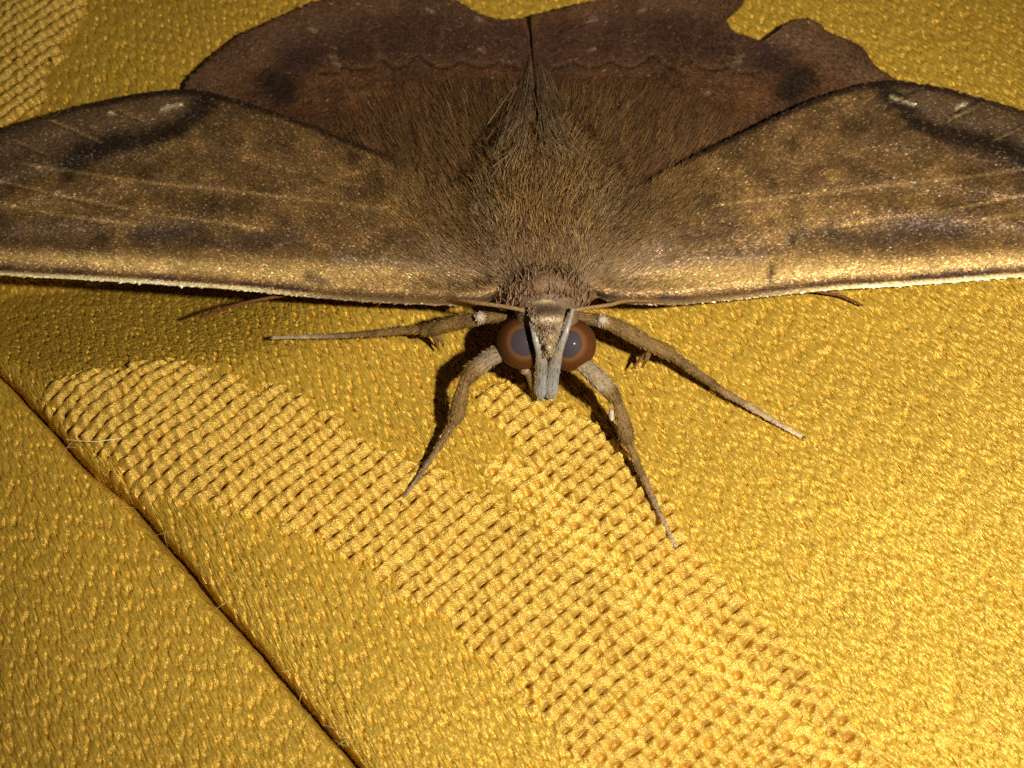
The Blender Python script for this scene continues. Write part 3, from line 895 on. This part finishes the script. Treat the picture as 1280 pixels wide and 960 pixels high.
c = lerp(c, 0.8 * (np.abs(wv[None]) > 0.8) * sstep(395, 425, fpy), np.array([0.28, 0.27, 0.25]))
nb = fv.shape[0] * fv.shape[1]
fb = fv.copy(); fb += -UPV * 0.0 + FWD * 0.9
idx = np.arange(nb).reshape(40, 25)
loop = np.concatenate([idx[0, :], idx[1:, -1], idx[-1, -2::-1], idx[-2:0:-1, 0]]); lnx = np.roll(loop, -1)
face = mesh('face', np.vstack([fv.reshape(-1, 3), fb.reshape(-1, 3)]),
            [np.vstack([grid_faces(40, 25), grid_faces(40, 25)[:, ::-1] + nb, np.stack([loop, lnx, lnx + nb, loop + nb], 1)[:, ::-1]])],
            M_FACE, parent=body, color=np.vstack([c.reshape(-1, 3)] * 2))
# short scales on the face
n = 600
ri = rng.integers(0, 39, n); ci_ = rng.integers(0, 25, n)
pp = fv[ri, ci_] + rng.normal(0, 0.03, (n, 3)); cl = c[ri, ci_] * rng.lognormal(0, 0.25, n)[:, None]
d = np.stack([rng.normal(0, .3, n), rng.uniform(-1, 0.2, n) - .3, rng.uniform(0.0, .8, n)], 1)
hair_object(face, pp, d, rng.uniform(0.06, 0.11, n), np.full(n, 0.026), np.tile([0, -.03, -.03], (n, 1)), cl)

# glossy ball added to catch the flash highlight at the end of the face
def ball(center, r, mat, color, name, parent, ns=24, sq=(1, 1, 1)):
    th = np.linspace(0, np.pi, ns); ph = np.linspace(0, 2 * np.pi, 2 * ns, endpoint=False)
    v = np.stack([np.sin(th)[:, None] * np.cos(ph), np.sin(th)[:, None] * np.sin(ph), np.cos(th)[:, None] + 0 * ph], -1)
    V = v.reshape(-1, 3)
    return mesh(name, center + V * r * np.array(sq), grid_faces(ns, 2 * ns, True), mat, parent=parent, color=color(V) if callable(color) else np.broadcast_to(color, V.shape))
ball(at(686, 434, 4.5), 0.14, M_GLINT_BALL, (0.30, 0.22, 0.14), 'face_glint_ball', body, 16)

# ---- eyes: dark globe; view-facing pseudopupil reflection painted in as pale ring and violet-grey centre
def eye(px, py, z, dpx, dpy):
    c0 = at(px, py, z)
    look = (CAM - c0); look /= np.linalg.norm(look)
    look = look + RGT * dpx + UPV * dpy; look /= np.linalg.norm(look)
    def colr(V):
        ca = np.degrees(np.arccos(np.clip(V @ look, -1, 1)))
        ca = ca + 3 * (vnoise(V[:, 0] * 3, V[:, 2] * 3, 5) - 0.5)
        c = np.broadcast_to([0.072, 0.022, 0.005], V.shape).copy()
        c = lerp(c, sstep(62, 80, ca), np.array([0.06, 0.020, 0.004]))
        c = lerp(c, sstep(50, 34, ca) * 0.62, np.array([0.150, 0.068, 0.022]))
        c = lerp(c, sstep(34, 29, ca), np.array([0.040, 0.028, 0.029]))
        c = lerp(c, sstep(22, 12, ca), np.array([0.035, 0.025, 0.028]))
        return c
    return ball(c0, 1.0, M_EYE, colr, 'eye', body, 64)
eye(654, 428.5, 2.95, 0.06, 0.04)
eye(712, 430.5, 2.95, -0.06, 0.03)

# ---- palps / mouthparts: two bluish-grey blades running down from the face to the cloth
def palp(pts, rad, sq=0.6):
    p = resample(at([q[0] for q in pts], [q[1] for q in pts], [q[2] for q in pts]), 40)
    r = np.interp(np.linspace(0, 1, 40), np.linspace(0, 1, len(rad)), rad)
    v, f = tube(p, r, 14, sq, up=(0.0, 0.5, -1.0))
    t = np.repeat(np.linspace(0, 1, 40), 14); t = np.concatenate([t, [0, 1]])
    nn = fbm(v[:, 0] * 3, v[:, 1] * 3 + v[:, 2] * 2, 5)
    c = np.array([0.24, 0.205, 0.16]) * (1 - sstep(.3, .75, t))[:, None] + np.array([0.32, 0.35, 0.37]) * sstep(.3, .75, t)[:, None]
    c = c * (0.75 + 0.5 * nn)[:, None]
    o = mesh('labial_palp', v, f, M_PALP, parent=mo, color=c)
    i = rng.integers(0, 40 * 14, 200)
    d = np.stack([rng.normal(0, .15, 200), np.full(200, -0.5), np.full(200, -0.8)], 1)
    h = hair_object(o, v[i], d, rng.uniform(0.10, 0.18, 200), np.full(200, 0.016), np.zeros((200, 3)), c[i] * rng.lognormal(0, .1, 200)[:, None])
    return o
palp([(664, 400, 4.5), (670, 425, 4.3), (676, 445, 3.7), (677, 470, 2.2), (675.5, 497, 0.40)], [.09, .11, .13, .18, .23, .24, .26, .27, .28, .26, .13])
palp([(716, 386, 4.9), (708, 414, 4.75), (697, 442, 3.9), (690.5, 470, 2.3), (688, 497, 0.42)], [.07, .08, .10, .15, .21, .24, .25, .26, .27, .25, .13])
# brown stub beside the mouthparts on the left
v, f = tube(resample(at([655, 661, 666], [462, 466, 485], [2.4, 2.0, 0.9]), 14), np.linspace(0.20, 0.12, 14), 10)
mesh('mouthpart', v, f, M_LEG, parent=mo, color=np.broadcast_to([0.22, 0.14, 0.06], v.shape))

# ---- antennae swept back under the front edges of the wings
def antenna(pts, r0, r1):
    p = resample(at([q[0] for q in pts], [q[1] for q in pts], [q[2] for q in pts]), 140)
    k = np.arange(140)
    r = np.linspace(r0, r1, 140) * (1 + 0.16 * (k % 2))
    v, f = tube(p, r, 8)
    t = np.concatenate([np.repeat(np.linspace(0, 1, 140), 8), [0, 1]])
    c = np.array([0.22, 0.125, 0.05]) * (1 - 0.4 * t)[:, None] + np.array([-0.02, -0.04, -0.03]) * t[:, None]
    return mesh('antenna', v, f, M_LEG, parent=mo, color=np.clip(c, 0.02, 1))
antenna([(655, 388, 4.5), (630, 383, 4.45), (600, 379, 4.3), (575, 375, 3.9), (540, 374, 2.7), (460, 370, 1.6), (380, 367, 1.1), (345, 371, 0.9), (300, 380, 0.65), (250, 396, 0.05)], 0.075, 0.055)
antenna([(712, 388, 4.5), (735, 385, 4.45), (762, 381, 4.3), (785, 376, 3.9), (830, 376, 2.6), (920, 368, 1.6), (1000, 363, 1.0), (1030, 366, 0.7), (1055, 371, 0.55), (1078, 382, 0.35)], 0.075, 0.045)

# ---- legs
LEGC = np.array([0.142, 0.080, 0.022])
def leg(pts, spurs=(), joint=None, tipc=(0.36, 0.26, 0.14), pale=None, fuzzn=1500):
    """pts: (px, py, z, radius) from the body outwards"""
    P = at([q[0] for q in pts], [q[1] for q in pts], [q[2] for q in pts])
    pr = resample(np.hstack([P, np.array([[q[3]] for q in pts])]), 200, False)
    for _ in range(3):
        pr[1:-1, :3] = 0.5 * pr[1:-1, :3] + 0.25 * (pr[2:, :3] + pr[:-2, :3])
    pr[1:-1] = 0.5 * pr[1:-1] + 0.25 * (pr[2:] + pr[:-2])
    r = pr[:, 3] * 0.85
    # ringed segments of the foot
    s = np.linspace(0, 1, 200)
    ft = np.clip((s - 0.52) / 0.48, 0, 1) * 5
    r *= 1 + 0.16 * ((ft % 1.0) - 0.5) * (ft > 0)
    r *= 1 + 0.10 * (vnoise(s * 40, s * 0 + len(pts), 3) - 0.5)
    v, f = tube(pr[:, :3], r, 14, 0.75)

    t = np.concatenate([np.repeat(s, 14), [0, 1]])
    nn = fbm(v[:, 0] * 2.2, v[:, 1] * 2.2, 5 + len(pts))
    c = LEGC * (1 - sstep(.6, 1, t))[:, None] + np.asarray(tipc) * sstep(.6, 1, t)[:, None]
    c = c * (0.35 + 1.3 * nn)[:, None]
    if pale:
        for (t0, t1, k) in pale:
            kk = sstep(t0 - .03, t0 + .02, t) * sstep(t1 + .03, t1 - .02, t) * k
            c = lerp(c, kk, np.array([0.50, 0.41, 0.28]))
    o = mesh('leg', v, f, M_LEG, parent=mo, color=c)
    i = rng.integers(0, 200 * 14, fuzzn)
    tang = np.gradient(pr[:, :3], axis=0); tang /= np.linalg.norm(tang, axis=1)[:, None]
    out = v[i] - pr[i // 14, :3]; out /= np.linalg.norm(out, axis=1)[:, None] + 1e-9
    lnf = rng.uniform(0.07, 0.20, fuzzn) * (1.3 - s[i // 14])
    hair_object(o, v[i], tang[i // 14] + 0.4 * out + rng.normal(0, .15, (fuzzn, 3)), lnf, np.full(fuzzn, 0.016), np.zeros((fuzzn, 3)), c[i] * rng.lognormal(0.1, .5, fuzzn)[:, None], name='leg_scales')
    tip = pr[-1, :3]; fw = pr[-1, :3] - pr[-8, :3]; fw /= np.linalg.norm(fw)
    side = np.cross(fw, [0, 0, 1.0])
    for sg in (-1, 1):
        q = resample(np.array([tip, tip + fw * 0.10 + side * sg * 0.06 + [0, 0, 0.02], tip + fw * 0.17 + side * sg * 0.08 - [0, 0, 0.07]]), 8)
        vv, ff = tube(q, np.linspace(0.035, 0.012, 8), 6)
        mesh('claw', vv, ff, M_LEG, parent=o, color=np.broadcast_to([0.10, 0.055, 0.025], vv.shape))
    for sp in spurs:
        q = resample(at([k[0] for k in sp], [k[1] for k in sp], [k[2] for k in sp]), 14)
        vv, ff = tube(q, np.interp(np.linspace(0, 1, 14), [0, .3, 1], [0.10, 0.12, 0.03]), 8)
        mesh('spur', vv, ff, M_LEG, parent=o, color=np.broadcast_to([0.16, 0.085, 0.03], vv.shape))
    if joint:
        ball(at(*joint[:3]), joint[3], M_LEG, (0.36, 0.27, 0.18), 'leg_joint', o, 14, (1, 0.9, 1.2))
        n = 70
        dd = rng.normal(size=(n, 3)); dd /= np.linalg.norm(dd, axis=1)[:, None]
        hair_object(o, at(*joint[:3]) + dd * joint[3], dd + [0, -.3, .3], rng.uniform(.05, .11, n), np.full(n, 0.02), np.zeros((n, 3)), np.tile([0.42, 0.33, 0.23], (n, 1)), name='leg_scales')
    return o

# left middle, right middle, left front, right front
leg([(640, 392, 2.9, .26), (604, 397, 2.6, .28), (592, 399, 2.45, .34), (570, 403, 2.1, .37), (548, 409, 1.75, .36), (531, 413, 1.42, .33), (527, 412, 1.36, .20), (505, 413, 1.05, .21), (476, 416, 0.8, .17), (440, 419, 0.55, .145), (390, 421, 0.36, .11), (341, 422, 0.24, .075)],
    spurs=[[(536, 414, 1.4), (545, 424, 1.0), (548, 438, 0.45)], [(540, 414, 1.4), (552, 426, 1.0), (554, 433, 0.6)]], joint=(600, 397.5, 2.85, 0.20))
leg([(722, 396, 2.9, .26), (754, 401, 2.6, .29), (768, 406, 2.45, .35), (785, 415, 2.2, .37), (810, 429, 1.85, .34), (832, 439, 1.50, .36), (838, 442, 1.40, .34), (842, 445, 1.33, .22), (870, 465, 0.95, .215), (905, 490, 0.65, .17), (950, 516, 0.4, .14), (1002, 546, 0.22, .10)],
    spurs=[[(816, 436, 1.6), (803, 447, 1.1), (789, 462, 0.6)], [(812, 436, 1.6), (808, 449, 1.2), (803, 459, 0.7)]], joint=(753, 401, 2.85, 0.21), tipc=(0.44, 0.31, 0.17))
leg([(650, 428, 2.5, .30), (612, 447, 2.75, .40), (590, 464, 2.5, .41), (583, 473, 2.32, .34), (581, 477, 2.25, .22), (579, 482, 2.15, .24), (576, 497, 1.8, .33), (571, 518, 1.35, .35), (568, 526, 1.2, .30), (567, 529, 1.15, .16), (542, 568, 0.6, .135), (522, 598, 0.35, .09), (502, 626, 0.2, .05)],
    pale=[(0.12, 0.24, 0.2)], tipc=(0.26, 0.17, 0.09))
front_leg = leg([(705, 440, 2.6, .30), (728, 455, 2.75, .38), (750, 475, 2.55, .42), (764, 491, 2.25, .38), (769, 498, 2.15, .30), (771, 502, 2.08, .21), (774, 508, 1.95, .24), (778, 525, 1.6, .33), (783, 545, 1.25, .34), (785, 552, 1.13, .28), (786, 555, 1.08, .165), (808, 605, 0.55, .145), (826, 645, 0.35, .105), (845, 684, 0.2, .07)],
    pale=[(0.10, 0.25, 0.28)], tipc=(0.34, 0.22, 0.12))
ball(at(764.5, 518, 1.7), 0.17, M_LEG, (0.48, 0.38, 0.25), 'leg_flap', front_leg, 14, (0.7, 1.6, 1.0))

# ---- a loose pale fibre across the tuck
lp = at([82, 100, 118, 135, 152], [549, 551, 552, 550, 548], [-0.45, -0.1, 0.1, 0.1, -0.05])
org = at(118, 552, -0.6)
v, f = tube(resample(lp, 30), np.full(30, 0.018), 6)
lf = mesh('loose_fiber', v, f, M_FUR, color=np.broadcast_to([0.75, 0.62, 0.35], v.shape), loc=org)
lf['label'] = 'thin pale loose fibre lying across the dark tuck in the cloth'
lf['category'] = 'fiber'

for o in bpy.data.objects:
    if '_origin' in o: del o['_origin']
